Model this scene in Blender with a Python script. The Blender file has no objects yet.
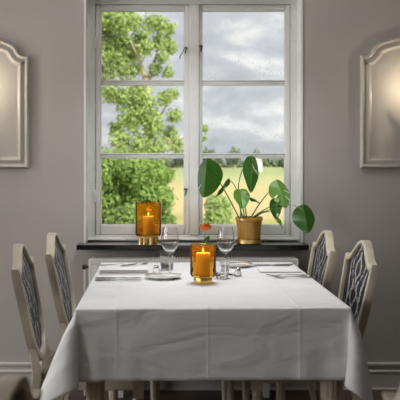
import bpy, math, random
import numpy as np
from mathutils import Vector, Matrix

random.seed(7)
rng = np.random.default_rng(7)
PI = math.pi
SC = bpy.context.scene
COL = SC.collection

# ------------------------------------------------------------------ camera
CAM_H = 1.30
cam_d = bpy.data.cameras.new('camera')
cam = bpy.data.objects.new('camera', cam_d)
COL.objects.link(cam)
cam.location = (0, 0, CAM_H)
cam.rotation_euler = (PI / 2, 0, 0)
cam_d.sensor_width = 36.0
cam_d.lens = 70.2                      # 780 px over a 400 px frame
cam_d.shift_x = 0.06
cam_d.shift_y = -0.10
cam_d.clip_start = 0.05
cam_d.clip_end = 2000
cam_d.dof.use_dof = True
cam_d.dof.focus_distance = 3.85
cam_d.dof.aperture_fstop = 5.6
SC.camera = cam

# ------------------------------------------------------------------ colour management
vs = SC.view_settings
SC.display_settings.display_device = 'sRGB'
vs.view_transform = 'Standard'
vs.look = 'None'
vs.gamma = 1.0
vs.use_curve_mapping = False
vs.exposure = 0.05
SC.cycles.use_denoising = True
SC.cycles.max_bounces = 12
SC.cycles.transparent_max_bounces = 24
SC.cycles.transmission_bounces = 10
SC.cycles.caustics_reflective = False
SC.cycles.caustics_refractive = False
SC.cycles.sample_clamp_indirect = 4.0

# ------------------------------------------------------------------ world: cloudy sky
W = bpy.data.worlds.new('cloudy_sky')
SC.world = W
W.use_nodes = True
nt = W.node_tree
nt.nodes.clear()
def wn(t, **k):
    n = nt.nodes.new(t)
    for a, b in k.items():
        setattr(n, a, b)
    return n
out = wn('ShaderNodeOutputWorld'); bg = wn('ShaderNodeBackground')
tc = wn('ShaderNodeTexCoord'); mp = wn('ShaderNodeMapping')
mp.inputs['Scale'].default_value = (3.0, 3.0, 7.5)
mp.inputs['Location'].default_value = (1.7, 0.6, 0.9)
n1 = wn('ShaderNodeTexNoise'); n1.inputs['Scale'].default_value = 3.6
n1.inputs['Detail'].default_value = 7; n1.inputs['Roughness'].default_value = 0.55
n1.inputs['Distortion'].default_value = 0.25
rp = wn('ShaderNodeValToRGB')
rp.color_ramp.elements[0].position = 0.36; rp.color_ramp.elements[0].color = (0.51, 0.54, 0.59, 1)
rp.color_ramp.elements[1].position = 0.64; rp.color_ramp.elements[1].color = (0.93, 0.93, 0.92, 1)
e = rp.color_ramp.elements.new(0.52); e.color = (0.64, 0.67, 0.71, 1)
nt.links.new(tc.outputs['Generated'], mp.inputs['Vector'])
nt.links.new(mp.outputs['Vector'], n1.inputs['Vector'])
nt.links.new(n1.outputs['Fac'], rp.inputs['Fac'])
nt.links.new(rp.outputs['Color'], bg.inputs['Color'])
bg.inputs['Strength'].default_value = 1.0
nt.links.new(bg.outputs['Background'], out.inputs['Surface'])

# ------------------------------------------------------------------ sun (comes over the house, lights the garden)
sd = bpy.data.lights.new('sun', 'SUN'); sd.energy = 7.5; sd.angle = math.radians(12); sd.color = (1.0, 0.95, 0.84)
so = bpy.data.objects.new('sun', sd); COL.objects.link(so)
so.rotation_euler = Vector((-0.45, 0.72, -0.62)).to_track_quat('-Z', 'Y').to_euler()
so.location = (20, -30, 30)

# ------------------------------------------------------------------ area lamps boosting unseen side windows; the one nearer the camera is fill
ROOM_L, ROOM_R, ROOM_B, ROOM_F, ROOM_H = -4.6, 3.6, -2.6, 4.427, 2.75
SIDE_WINS = [(-1.2, 0.2), (1.7, 3.5)]           # y ranges in the left wall
WIN_Z = (0.95, 2.55)
for (a, b), pw in zip(SIDE_WINS, (64, 92)):
    ld = bpy.data.lights.new('side_window_boost', 'AREA'); ld.shape = 'RECTANGLE'
    ld.size = b - a - 0.12; ld.size_y = WIN_Z[1] - WIN_Z[0] - 0.12
    ld.energy = pw; ld.color = (1.0, 0.985, 0.965)
    lo = bpy.data.objects.new('side_window_boost', ld); COL.objects.link(lo)
    lo.location = (ROOM_L - 0.03, (a + b) / 2, sum(WIN_Z) / 2)
    lo.rotation_euler = Vector((1, 0, 0)).to_track_quat('-Z', 'Z').to_euler()
# ================================================================== helpers
def new_mat(name):
    m = bpy.data.materials.new(name); m.use_nodes = True
    t = m.node_tree; t.nodes.clear()
    o = t.nodes.new('ShaderNodeOutputMaterial')
    return m, t, o

def noise_col(t, col, amt, scale, coord='Object', stretch=(1, 1, 1)):
    c = t.nodes.new('ShaderNodeTexCoord'); mpn = t.nodes.new('ShaderNodeMapping')
    mpn.inputs['Scale'].default_value = stretch
    n = t.nodes.new('ShaderNodeTexNoise'); n.inputs['Scale'].default_value = scale; n.inputs['Detail'].default_value = 4
    t.links.new(c.outputs[coord], mpn.inputs['Vector']); t.links.new(mpn.outputs['Vector'], n.inputs['Vector'])
    r = t.nodes.new('ShaderNodeValToRGB')
    lo_, hi_ = [max(0, v * (1 - amt)) for v in col], [min(1, v * (1 + amt)) for v in col]
    r.color_ramp.elements[0].color = (*lo_, 1); r.color_ramp.elements[1].color = (*hi_, 1)
    r.color_ramp.elements[0].position = 0.3; r.color_ramp.elements[1].position = 0.7
    t.links.new(n.outputs['Fac'], r.inputs['Fac'])
    return r.outputs['Color'], n.outputs['Fac']

def pbr(name, col, rough=0.5, metal=0.0, amt=0.06, scale=12, bump=0.0, bscale=None, spec=0.5, coat=0.0, sss=0.0, stretch=(1, 1, 1)):
    m, t, o = new_mat(name)
    p = t.nodes.new('ShaderNodeBsdfPrincipled')
    c, f = noise_col(t, col, amt, scale, stretch=stretch)
    t.links.new(c, p.inputs['Base Color'])
    p.inputs['Roughness'].default_value = rough; p.inputs['Metallic'].default_value = metal
    p.inputs['Specular IOR Level'].default_value = spec; p.inputs['Coat Weight'].default_value = coat
    if sss > 0:
        p.inputs['Subsurface Weight'].default_value = sss; p.inputs['Subsurface Radius'].default_value = (.03, .02, .01); p.inputs['Subsurface Scale'].default_value = 1.0
    if bump > 0:
        _, f2 = noise_col(t, col, 0, bscale or scale * 4, stretch=stretch)
        b = t.nodes.new('ShaderNodeBump'); b.inputs['Strength'].default_value = bump; b.inputs['Distance'].default_value = 0.002
        t.links.new(f2, b.inputs['Height']); t.links.new(b.outputs['Normal'], p.inputs['Normal'])
    t.links.new(p.outputs['BSDF'], o.inputs['Surface'])
    return m

def thin_glass(name, tint, gloss=(1, 1, 1), rough=0.0, ior=1.5, trans=0.0, tcol=(1, 0.5, 0.1)):
    """thin-walled glass: tinted clear body with a Fresnel sheen"""
    m, t, o = new_mat(name)
    tr = t.nodes.new('ShaderNodeBsdfTransparent')
    c, _ = noise_col(t, tint, 0.03, 8)
    t.links.new(c, tr.inputs['Color'])
    body = tr.outputs['BSDF']
    if trans > 0:
        tl = t.nodes.new('ShaderNodeBsdfTranslucent'); tl.inputs['Color'].default_value = (*tcol, 1)
        mx = t.nodes.new('ShaderNodeMixShader'); mx.inputs['Fac'].default_value = trans
        t.links.new(body, mx.inputs[1]); t.links.new(tl.outputs['BSDF'], mx.inputs[2]); body = mx.outputs['Shader']
    gl = t.nodes.new('ShaderNodeBsdfGlossy'); gl.inputs['Roughness'].default_value = rough; gl.inputs['Color'].default_value = (*gloss, 1)
    fr = t.nodes.new('ShaderNodeFresnel'); fr.inputs['IOR'].default_value = ior
    mx = t.nodes.new('ShaderNodeMixShader')
    t.links.new(fr.outputs['Fac'], mx.inputs['Fac']); t.links.new(body, mx.inputs[1]); t.links.new(gl.outputs['BSDF'], mx.inputs[2])
    t.links.new(mx.outputs['Shader'], o.inputs['Surface'])
    return m

def emit(name, col, strength):
    m, t, o = new_mat(name)
    e_ = t.nodes.new('ShaderNodeEmission'); c, _ = noise_col(t, col, 0.05, 20)
    t.links.new(c, e_.inputs['Color']); e_.inputs['Strength'].default_value = strength
    t.links.new(e_.outputs['Emission'], o.inputs['Surface'])
    return m

class MB:
    def __init__(self):
        self.v = []; self.f = []
    def add(self, vs_, fs):
        b = len(self.v); self.v += [tuple(p) for p in vs_]; self.f += [tuple(i + b for i in q) for q in fs]; return self
    def box(self, x0, x1, y0, y1, z0, z1):
        return self.add([(x0, y0, z0), (x1, y0, z0), (x1, y1, z0), (x0, y1, z0), (x0, y0, z1), (x1, y0, z1), (x1, y1, z1), (x0, y1, z1)],
                        [(0, 3, 2, 1), (4, 5, 6, 7), (0, 1, 5, 4), (1, 2, 6, 5), (2, 3, 7, 6), (3, 0, 4, 7)])
    def lathe(self, prof, n=32, c=(0, 0, 0), closed=False, flute=None):
        """prof: list of (r, z); flute: function(theta) -> radius factor"""
        vs_ = []; fs = []
        for r, z in prof:
            for k in range(n):
                a = 2 * PI * k / n; q = r * (flute(a) if flute else 1)
                vs_.append((c[0] + q * math.cos(a), c[1] + q * math.sin(a), c[2] + z))
        m = len(prof)
        for i in range(m if closed else m - 1):
            j = (i + 1) % m
            for k in range(n):
                l = (k + 1) % n
                fs.append((i * n + k, i * n + l, j * n + l, j * n + k))
        if not closed:
            if prof[0][0] > 1e-5: fs.append(tuple(range(n - 1, -1, -1)))
            if prof[-1][0] > 1e-5: fs.append(tuple((m - 1) * n + k for k in range(n)))
        return self.add(vs_, fs)
    def tube(self, pts, rad, n=8, flat=1.0):
        pts = [Vector(p) for p in pts]
        if not hasattr(rad, '__len__'): rad = [rad] * len(pts)
        vs_ = []; fs = []; up = None
        for i, p in enumerate(pts):
            d = (pts[min(i + 1, len(pts) - 1)] - pts[max(i - 1, 0)]).normalized()
            if up is None:
                up = Vector((0, 0, 1)) if abs(d.z) < 0.9 else Vector((0, 1, 0))
            s = d.cross(up).normalized(); up = s.cross(d).normalized()
            for k in range(n):
                a = 2 * PI * k / n
                vs_.append(p + s * (rad[i] * math.cos(a)) + up * (rad[i] * flat * math.sin(a)))
        for i in range(len(pts) - 1):
            for k in range(n):
                l = (k + 1) % n
                fs.append((i * n + k, i * n + l, (i + 1) * n + l, (i + 1) * n + k))
        fs.append(tuple(range(n - 1, -1, -1))); fs.append(tuple((len(pts) - 1) * n + k for k in range(n)))
        return self.add(vs_, fs)
    def extrude_x(self, prof, x0, x1):
        """prof: closed list of (y, z)"""
        n = len(prof)
        return self.add([(x0, y, z) for y, z in prof] + [(x1, y, z) for y, z in prof],
                        [(i, (i + 1) % n, n + (i + 1) % n, n + i) for i in range(n)] + [tuple(range(n - 1, -1, -1)), tuple(range(n, 2 * n))])
    def sweep(self, path, prof, y0):
        """moulding swept round a closed (x, z) path (counter-clockwise seen from -y); prof: (inset, proud)"""
        n = len(path); P = [Vector(p) for p in path]
        nor = []
        for i in range(n):
            a = (P[i] - P[i - 1]).normalized(); b = (P[(i + 1) % n] - P[i]).normalized()
            na, nb = Vector((-a.y, a.x)), Vector((-b.y, b.x))
            q = (na + nb); q = q / max(0.25, (1 + na.dot(nb)))
            nor.append(q)
        vs_ = []; fs = []; m = len(prof)
        for i in range(n):
            for ins, pr in prof:
                q = P[i] + nor[i] * ins
                vs_.append((q.x, y0 - pr, q.y))
        for i in range(n):
            j = (i + 1) % n
            for k in range(m - 1):
                fs.append((i * m + k, j * m + k, j * m + k + 1, i * m + k + 1))
        return self.add(vs_, fs)
    def build(self, name, mat, parent=None, smooth=35, bevel=0, seg=2):
        me = bpy.data.meshes.new(name); me.from_pydata(self.v, [], self.f)
        me.validate(); me.update()
        if smooth:
            for p in me.polygons: p.use_smooth = True
            me.set_sharp_from_angle(angle=math.radians(smooth))
        o = bpy.data.objects.new(name, me); COL.objects.link(o)
        if mat: me.materials.append(mat)
        if parent: o.parent = parent
        if bevel:
            b = o.modifiers.new('bevel', 'BEVEL'); b.width = bevel; b.segments = seg; b.limit_method = 'ANGLE'
        return o

def tag(o, label=None, cat=None, group=None, kind=None):
    if label: o['label'] = label
    if cat: o['category'] = cat
    if group: o['group'] = group
    if kind: o['kind'] = kind
    return o

def empty(name, loc=(0, 0, 0), rz=0, parent=None):
    o = bpy.data.objects.new(name, None); COL.objects.link(o)
    o.location = loc; o.rotation_euler = (0, 0, rz); o.empty_display_size = 0.05
    if parent: o.parent = parent
    return o

def copy_tree(o, parent=None):
    c = o.copy(); COL.objects.link(c)
    if parent: c.parent = parent; c.matrix_parent_inverse = o.matrix_parent_inverse
    for ch in [x for x in ALLCH(o)]: copy_tree(ch, c)
    return c
def ALLCH(o): return list(o.children)

# ================================================================== materials
M = {}
M['wall'] = pbr('wall_paint', (0.405, 0.376, 0.352), 0.7, amt=0.025, scale=3, bump=0.06, bscale=180, spec=0.3)
M['ceiling'] = pbr('ceiling_paint', (0.72, 0.70, 0.67), 0.8, amt=0.02, scale=2)
M['base'] = pbr('baseboard_paint', (0.50, 0.47, 0.44), 0.45, amt=0.04, scale=8)
M['panel'] = pbr('panel_paint', (0.44, 0.41, 0.372), 0.34, amt=0.03, scale=6, spec=0.5)
M['white'] = pbr('window_paint', (0.73, 0.735, 0.717), 0.38, amt=0.03, scale=14)
M['gasket'] = pbr('dark_putty', (0.16, 0.155, 0.15), 0.6, amt=0.1)
M['sill'] = pbr('black_stone', (0.006, 0.006, 0.007), 0.12, amt=0.4, scale=60, spec=0.5)
M['iron'] = pbr('dark_iron', (0.07, 0.065, 0.06), 0.4, 0.8, amt=0.2)
M['radiator'] = pbr('radiator_enamel', (0.62, 0.60, 0.57), 0.4, amt=0.03)
M['cream'] = pbr('cream_paint', (0.46, 0.405, 0.315), 0.45, amt=0.16, scale=9, bump=0.1, bscale=60)
M['chairpaint'] = M['cream']
M['seat'] = pbr('seat_fabric', (0.15, 0.12, 0.09), 0.8, amt=0.2, scale=40)
M['brass'] = pbr('brass', (0.78, 0.53, 0.18), 0.28, 1.0, amt=0.08)
M['wax'] = pbr('candle_wax', (0.93, 0.78, 0.55), 0.5, amt=0.04, sss=0.5)
M['wick'] = pbr('wick', (0.03, 0.02, 0.02), 0.9)
M['flame'] = emit('flame', (1.0, 0.66, 0.25), 4)
M['silver'] = pbr('polished_steel', (0.50, 0.49, 0.475), 0.14, 1.0, amt=0.05)
M['china'] = pbr('white_china', (0.80, 0.79, 0.77), 0.12, amt=0.02, coat=0.3)
M['napkin'] = pbr('napkin_linen', (0.76, 0.75, 0.74), 0.85, amt=0.03, scale=30, bump=0.3, bscale=400)
M['pot'] = pbr('ochre_glaze', (0.40, 0.20, 0.025), 0.2, amt=0.10, scale=14, coat=0.4)
M['soil'] = pbr('soil', (0.055, 0.036, 0.022), 0.95, amt=0.4, scale=60, bump=0.8, bscale=90)
M['pane'] = thin_glass('window_glass', (0.985, 0.99, 0.985), ior=1.25)
M['amber'] = thin_glass('amber_glass', (0.93, 0.76, 0.40), ior=1.18, trans=0.09, tcol=(0.95, 0.50, 0.08))
M['drop'] = thin_glass('rain_water', (0.93, 0.94, 0.94), ior=1.45)
M['bark'] = pbr('pale_bark', (0.40, 0.34, 0.25), 0.9, amt=0.3, scale=6, bump=0.6, bscale=20)
M['floor'] = pbr('dark_floor_boards', (0.055, 0.032, 0.020), 0.35, amt=0.35, scale=5, stretch=(1, 8, 1))
M['rose'] = pbr('rose_petal', (0.60, 0.15, 0.012), 0.55, amt=0.25, scale=30)
M['bulb'] = emit('lamp_bulb', (1.0, 0.72, 0.42), 14)

def clear_glass():
    m, t, o = new_mat('clear_glass')
    p = t.nodes.new('ShaderNodeBsdfPrincipled')
    c, _ = noise_col(t, (0.97, 0.97, 0.97), 0.01, 5)
    t.links.new(c, p.inputs['Base Color'])
    p.inputs['Transmission Weight'].default_value = 1.0; p.inputs['Roughness'].default_value = 0.0; p.inputs['IOR'].default_value = 1.48
    t.links.new(p.outputs['BSDF'], o.inputs['Surface'])
    return m
M['glass'] = clear_glass()

def leaf_mat(name, c1, c2, rough=0.35, trans=0.45, veins=True, tcol=None, amt=0.2):
    m, t, o = new_mat(name)
    base, _ = noise_col(t, c1, amt, 14)
    col = base
    if veins:
        uv = t.nodes.new('ShaderNodeUVMap'); sx = t.nodes.new('ShaderNodeSeparateXYZ')
        t.links.new(uv.outputs['UV'], sx.inputs['Vector'])
        ab = t.nodes.new('ShaderNodeMath'); ab.operation = 'ABSOLUTE'; t.links.new(sx.outputs['X'], ab.inputs[0])
        # side veins: v - 0.35|u|
        ml = t.nodes.new('ShaderNodeMath'); ml.operation = 'MULTIPLY_ADD'; ml.inputs[1].default_value = -0.35
        t.links.new(ab.outputs[0], ml.inputs[0]); t.links.new(sx.outputs['Y'], ml.inputs[2])
        m7 = t.nodes.new('ShaderNodeMath'); m7.operation = 'MULTIPLY'; m7.inputs[1].default_value = 7; t.links.new(ml.outputs[0], m7.inputs[0])
        pp = t.nodes.new('ShaderNodeMath'); pp.operation = 'PINGPONG'; pp.inputs[1].default_value = 0.5; t.links.new(m7.outputs[0], pp.inputs[0])
        l1 = t.nodes.new('ShaderNodeMath'); l1.operation = 'LESS_THAN'; l1.inputs[1].default_value = 0.05; t.links.new(pp.outputs[0], l1.inputs[0])
        l2 = t.nodes.new('ShaderNodeMath'); l2.operation = 'LESS_THAN'; l2.inputs[1].default_value = 0.05; t.links.new(ab.outputs[0], l2.inputs[0])
        mxm = t.nodes.new('ShaderNodeMath'); mxm.operation = 'MAXIMUM'; t.links.new(l1.outputs[0], mxm.inputs[0]); t.links.new(l2.outputs[0], mxm.inputs[1])
        sc_ = t.nodes.new('ShaderNodeMath'); sc_.operation = 'MULTIPLY'; sc_.inputs[1].default_value = 0.6; t.links.new(mxm.outputs[0], sc_.inputs[0])
        mix = t.nodes.new('ShaderNodeMixRGB'); t.links.new(sc_.outputs[0], mix.inputs['Fac'])
        t.links.new(base, mix.inputs['Color1']); mix.inputs['Color2'].default_value = (*c2, 1); col = mix.outputs['Color']
    p = t.nodes.new('ShaderNodeBsdfPrincipled'); p.inputs['Roughness'].default_value = rough
    t.links.new(col, p.inputs['Base Color'])
    tl = t.nodes.new('ShaderNodeBsdfTranslucent'); tl.inputs['Color'].default_value = (*(tcol or c2), 1)
    mx = t.nodes.new('ShaderNodeMixShader'); mx.inputs['Fac'].default_value = trans
    t.links.new(p.outputs['BSDF'], mx.inputs[1]); t.links.new(tl.outputs['BSDF'], mx.inputs[2])
    t.links.new(mx.outputs['Shader'], o.inputs['Surface'])
    return m
M['leaf'] = leaf_mat('monstera_leaf', (0.012, 0.056, 0.008), (0.09, 0.22, 0.04), 0.22, 0.26, tcol=(0.20, 0.52, 0.04))
M['leaf_young'] = leaf_mat('monstera_young_leaf', (0.11, 0.27, 0.04), (0.26, 0.46, 0.12), 0.33, 0.5, tcol=(0.36, 0.66, 0.10))
M['stem'] = pbr('plant_stem', (0.13, 0.22, 0.06), 0.4, amt=0.25)
M['shade'] = leaf_mat('lamp_shade_cloth', (0.80, 0.72, 0.60), (0.8, 0.7, 0.5), 0.8, 0.75, False, (0.95, 0.88, 0.74), 0.04)
M['fol_bright'] = leaf_mat('tree_foliage', (0.33, 0.44, 0.16), (0.3, 0.5, 0.1), 0.7, 0.40, False, (0.55, 0.66, 0.26), 0.5)
M['fol_bush'] = leaf_mat('bush_foliage', (0.23, 0.35, 0.09), (0.3, 0.5, 0.1), 0.7, 0.40, False, (0.42, 0.56, 0.16), 0.5)
M['fol_far'] = leaf_mat('far_foliage', (0.17, 0.21, 0.15), (0.2, 0.3, 0.1), 0.8, 0.2, False, (0.2, 0.3, 0.12), 0.3)  # distance haze is mixed into this paler grey-green

def cloth_mat():
    m, t, o = new_mat('white_table_linen')
    p = t.nodes.new('ShaderNodeBsdfPrincipled'); p.inputs['Roughness'].default_value = 0.8; p.inputs['Specular IOR Level'].default_value = 0.25
    p.inputs['Sheen Weight'].default_value = 0.15
    c, _ = noise_col(t, (0.80, 0.80, 0.805), 0.02, 3)
    t.links.new(c, p.inputs['Base Color'])
    uv = t.nodes.new('ShaderNodeUVMap'); sx = t.nodes.new('ShaderNodeSeparateXYZ'); t.links.new(uv.outputs['UV'], sx.inputs['Vector'])
    def crease(sock, pos, w):
        s = t.nodes.new('ShaderNodeMath'); s.operation = 'SUBTRACT'; s.inputs[1].default_value = pos; t.links.new(sock, s.inputs[0])
        a = t.nodes.new('ShaderNodeMath'); a.operation = 'ABSOLUTE'; t.links.new(s.outputs[0], a.inputs[0])
        mr = t.nodes.new('ShaderNodeMapRange'); mr.interpolation_type = 'SMOOTHSTEP'
        mr.inputs['From Min'].default_value = 0; mr.inputs['From Max'].default_value = w; mr.inputs['To Min'].default_value = 1; mr.inputs['To Max'].default_value = 0
        t.links.new(a.outputs[0], mr.inputs['Value']); return mr.outputs['Result']
    h = None
    for sock, pos, w in ((sx.outputs['X'], -0.36, 0.010), (sx.outputs['X'], -0.022, 0.010), (sx.outputs['X'], 0.318, 0.010),
                         (sx.outputs['Y'], -0.585, 0.012), (sx.outputs['Y'], -0.28, 0.010), (sx.outputs['Y'], 0.15, 0.012)):
        k = crease(sock, pos, w)
        if h is None: h = k
        else:
            a = t.nodes.new('ShaderNodeMath'); a.operation = 'MAXIMUM'; t.links.new(h, a.inputs[0]); t.links.new(k, a.inputs[1]); h = a.outputs[0]
    # soft creases across the top
    mpn = t.nodes.new('ShaderNodeMapping'); mpn.inputs['Scale'].default_value = (2.5, 6.5, 1); mpn.inputs['Rotation'].default_value = (0, 0, -0.28)
    t.links.new(uv.outputs['UV'], mpn.inputs['Vector'])
    n = t.nodes.new('ShaderNodeTexNoise'); n.inputs['Scale'].default_value = 1.6; n.inputs['Detail'].default_value = 2.5; n.inputs['Distortion'].default_value = 0.7
    t.links.new(mpn.outputs['Vector'], n.inputs['Vector'])
    n2 = t.nodes.new('ShaderNodeTexNoise'); n2.inputs['Scale'].default_value = 350; t.links.new(uv.outputs['UV'], n2.inputs['Vector'])
    b0 = t.nodes.new('ShaderNodeBump'); b0.inputs['Strength'].default_value = 0.12; b0.inputs['Distance'].default_value = 0.001; t.links.new(n2.outputs['Fac'], b0.inputs['Height'])
    b1 = t.nodes.new('ShaderNodeBump'); b1.inputs['Strength'].default_value = 0.8; b1.inputs['Distance'].default_value = 0.02; t.links.new(n.outputs['Fac'], b1.inputs['Height'])
    b2 = t.nodes.new('ShaderNodeBump'); b2.inputs['Strength'].default_value = 0.6; b2.inputs['Distance'].default_value = 0.0014; t.links.new(h, b2.inputs['Height'])
    t.links.new(b0.outputs['Normal'], b1.inputs['Normal']); t.links.new(b1.outputs['Normal'], b2.inputs['Normal']); t.links.new(b2.outputs['Normal'], p.inputs['Normal'])
    tl = t.nodes.new('ShaderNodeBsdfTranslucent'); tl.inputs['Color'].default_value = (0.8, 0.78, 0.75, 1)
    mx = t.nodes.new('ShaderNodeMixShader'); mx.inputs['Fac'].default_value = 0.08
    t.links.new(p.outputs['BSDF'], mx.inputs[1]); t.links.new(tl.outputs['BSDF'], mx.inputs[2]); t.links.new(mx.outputs['Shader'], o.inputs['Surface'])
    return m
M['cloth'] = cloth_mat()

def brocade():
    """black upholstery with a mirrored white scrolling pattern; UV x = across (0 in the middle), y = up, metres"""
    m, t, o = new_mat('black_white_brocade')
    uv = t.nodes.new('ShaderNodeUVMap'); sx = t.nodes.new('ShaderNodeSeparateXYZ'); t.links.new(uv.outputs['UV'], sx.inputs['Vector'])
    ab = t.nodes.new('ShaderNodeMath'); ab.operation = 'ABSOLUTE'; t.links.new(sx.outputs['X'], ab.inputs[0])
    cb = t.nodes.new('ShaderNodeCombineXYZ'); t.links.new(ab.outputs[0], cb.inputs['X']); t.links.new(sx.outputs['Y'], cb.inputs['Y'])
    def mth(op, a_, b_=None, c_=None):
        n_ = t.nodes.new('ShaderNodeMath'); n_.operation = op
        for q, v_ in enumerate((a_, b_, c_)):
            if v_ is None: continue
            if isinstance(v_, (int, float)): n_.inputs[q].default_value = v_
            else: t.links.new(v_, n_.inputs[q])
        return n_.outputs[0]
    nz = t.nodes.new('ShaderNodeTexNoise'); nz.inputs['Scale'].default_value = 26; nz.inputs['Detail'].default_value = 3
    t.links.new(cb.outputs['Vector'], nz.inputs['Vector'])
    wob = mth('MULTIPLY_ADD', nz.outputs['Fac'], .05, -.025)
    A_ = mth('ADD', ab.outputs[0], wob); V_ = sx.outputs['Y']
    pat = None
    # mirrored scrolling stems: centre line, amplitude, frequency, phase, half width
    for c0, am, fq, ph, wd in ((.112, .016, 24, .4, .0085), (.066, .030, 38, 1.2, .0085), (.022, .020, 52, 2.6, .0080)):
        sn = mth('SINE', mth('MULTIPLY_ADD', V_, fq, ph))
        d_ = mth('ABSOLUTE', mth('SUBTRACT', A_, mth('MULTIPLY_ADD', sn, am, c0)))
        bd = mth('LESS_THAN', d_, wd)
        pat = bd if pat is None else mth('MAXIMUM', pat, bd)
    brk = mth('GREATER_THAN', nz.outputs['Fac'], .44)
    pat = mth('MULTIPLY', pat, brk)
    mix = t.nodes.new('ShaderNodeMixRGB'); mix.inputs['Color1'].default_value = (0.012, 0.013, 0.018, 1); mix.inputs['Color2'].default_value = (0.34, 0.34, 0.35, 1)
    t.links.new(pat, mix.inputs['Fac'])
    p = t.nodes.new('ShaderNodeBsdfPrincipled'); p.inputs['Roughness'].default_value = 0.45
    t.links.new(mix.outputs['Color'], p.inputs['Base Color'])
    b = t.nodes.new('ShaderNodeBump'); b.inputs['Strength'].default_value = 0.5; b.inputs['Distance'].default_value = 0.002
    t.links.new(pat, b.inputs['Height']); t.links.new(b.outputs['Normal'], p.inputs['Normal'])
    t.links.new(p.outputs['BSDF'], o.inputs['Surface'])
    return m
M['brocade'] = brocade()

def field_mat():
    """grass: straw-coloured meadow near the house, greener pasture beyond"""
    m, t, o = new_mat('meadow')
    c = t.nodes.new('ShaderNodeTexCoord'); sx = t.nodes.new('ShaderNodeSeparateXYZ'); t.links.new(c.outputs['Object'], sx.inputs['Vector'])
    n = t.nodes.new('ShaderNodeTexNoise'); n.inputs['Scale'].default_value = 0.35; n.inputs['Detail'].default_value = 5; t.links.new(c.outputs['Object'], n.inputs['Vector'])
    ad = t.nodes.new('ShaderNodeMath'); ad.operation = 'MULTIPLY_ADD'; ad.inputs[1].default_value = 22; t.links.new(n.outputs['Fac'], ad.inputs[0]); t.links.new(sx.outputs['Y'], ad.inputs[2])
    mr = t.nodes.new('ShaderNodeMapRange'); mr.inputs['From Min'].default_value = 15; mr.inputs['From Max'].default_value = 115; t.links.new(ad.outputs[0], mr.inputs['Value'])
    r = t.nodes.new('ShaderNodeValToRGB'); els = r.color_ramp.elements
    els[0].position = 0; els[0].color = (0.22, 0.27, 0.09, 1); els[1].position = 1; els[1].color = (0.33, 0.38, 0.18, 1)
    for ps, cl in ((0.16, (0.34, 0.34, 0.12, 1)), (0.24, (0.52, 0.42, 0.22, 1)), (0.42, (0.50, 0.42, 0.20, 1)), (0.56, (0.42, 0.42, 0.21, 1))):
        q = els.new(ps); q.color = cl
    t.links.new(mr.outputs['Result'], r.inputs['Fac'])
    p = t.nodes.new('ShaderNodeBsdfPrincipled'); p.inputs['Roughness'].default_value = 0.95; p.inputs['Specular IOR Level'].default_value = 0.1
    t.links.new(r.outputs['Color'], p.inputs['Base Color']); t.links.new(p.outputs['BSDF'], o.inputs['Surface'])
    return m
M['field'] = field_mat()

# ================================================================== room shell
OX0, OX1, OZ0, OZ1 = -0.522, 0.721, 0.80, 2.262       # window opening
WY = ROOM_F; WT = 0.32
mb = MB()
mb.box(ROOM_L - .3, OX0, WY, WY + WT, -0.1, ROOM_H + .1).box(OX1, ROOM_R + .3, WY, WY + WT, -0.1, ROOM_H + .1)
mb.box(OX0, OX1, WY, WY + WT, -0.1, OZ0).box(OX0, OX1, WY, WY + WT, OZ1, ROOM_H + .1)
tag(mb.build('wall_front', M['wall'], smooth=0), kind='structure')
mb = MB()
ys = [ROOM_B - .3] + [q for w_ in SIDE_WINS for q in w_] + [WY]
for k in range(0, len(ys), 2):
    mb.box(ROOM_L - .25, ROOM_L, ys[k], ys[k + 1], -0.1, ROOM_H + .1)
for a, b in SIDE_WINS:
    mb.box(ROOM_L - .25, ROOM_L, a, b, -0.1, WIN_Z[0]).box(ROOM_L - .25, ROOM_L, a, b, WIN_Z[1], ROOM_H + .1)
tag(mb.build('wall_left', M['wall'], smooth=0), kind='structure')
tag(MB().box(ROOM_R, ROOM_R + .25, ROOM_B - .3, WY, -0.1, ROOM_H + .1).build('wall_right', M['wall'], smooth=0), kind='structure')
mb = MB().box(ROOM_L, ROOM_R, ROOM_B - .25, ROOM_B, -0.1, ROOM_H + .1)
tag(mb.build('wall_back', M['wall'], smooth=0), kind='structure')
tag(MB().box(ROOM_L - .25, ROOM_R + .25, ROOM_B - .3, WY + WT, ROOM_H, ROOM_H + .15).build('ceiling', M['ceiling'], smooth=0), kind='structure')
fl = tag(MB().box(ROOM_L - .2, ROOM_R + .2, ROOM_B - .2, WY + .05, -0.12, -0.012).build('floor', M['floor'], smooth=0), kind='structure')
nb = 24; bw = (ROOM_R - ROOM_L) / nb
pl_me = None
for k in range(nb):
    if pl_me is None:
        o = MB().box(0.0015, bw - 0.0015, ROOM_B, WY, -0.012, 0).build('floor_board', M['floor'], fl, smooth=0); pl_me = o.data
    else:
        o = bpy.data.objects.new('floor_board', pl_me); COL.objects.link(o); o.parent = fl
    o.location.x = ROOM_L + k * bw
BB = [(0, .153), (.012, .153), (.018, .148), (.018, .138), (.010, .132), (.010, .112), (.02, .106), (.02, .098), (.016, .09), (.016, .012), (.022, .008), (.022, 0), (0, 0)]
tag(MB().extrude_x([(WY - p, z) for p, z in BB], ROOM_L, ROOM_R).build('baseboard_front', M['base'], smooth=0), kind='structure')

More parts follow.
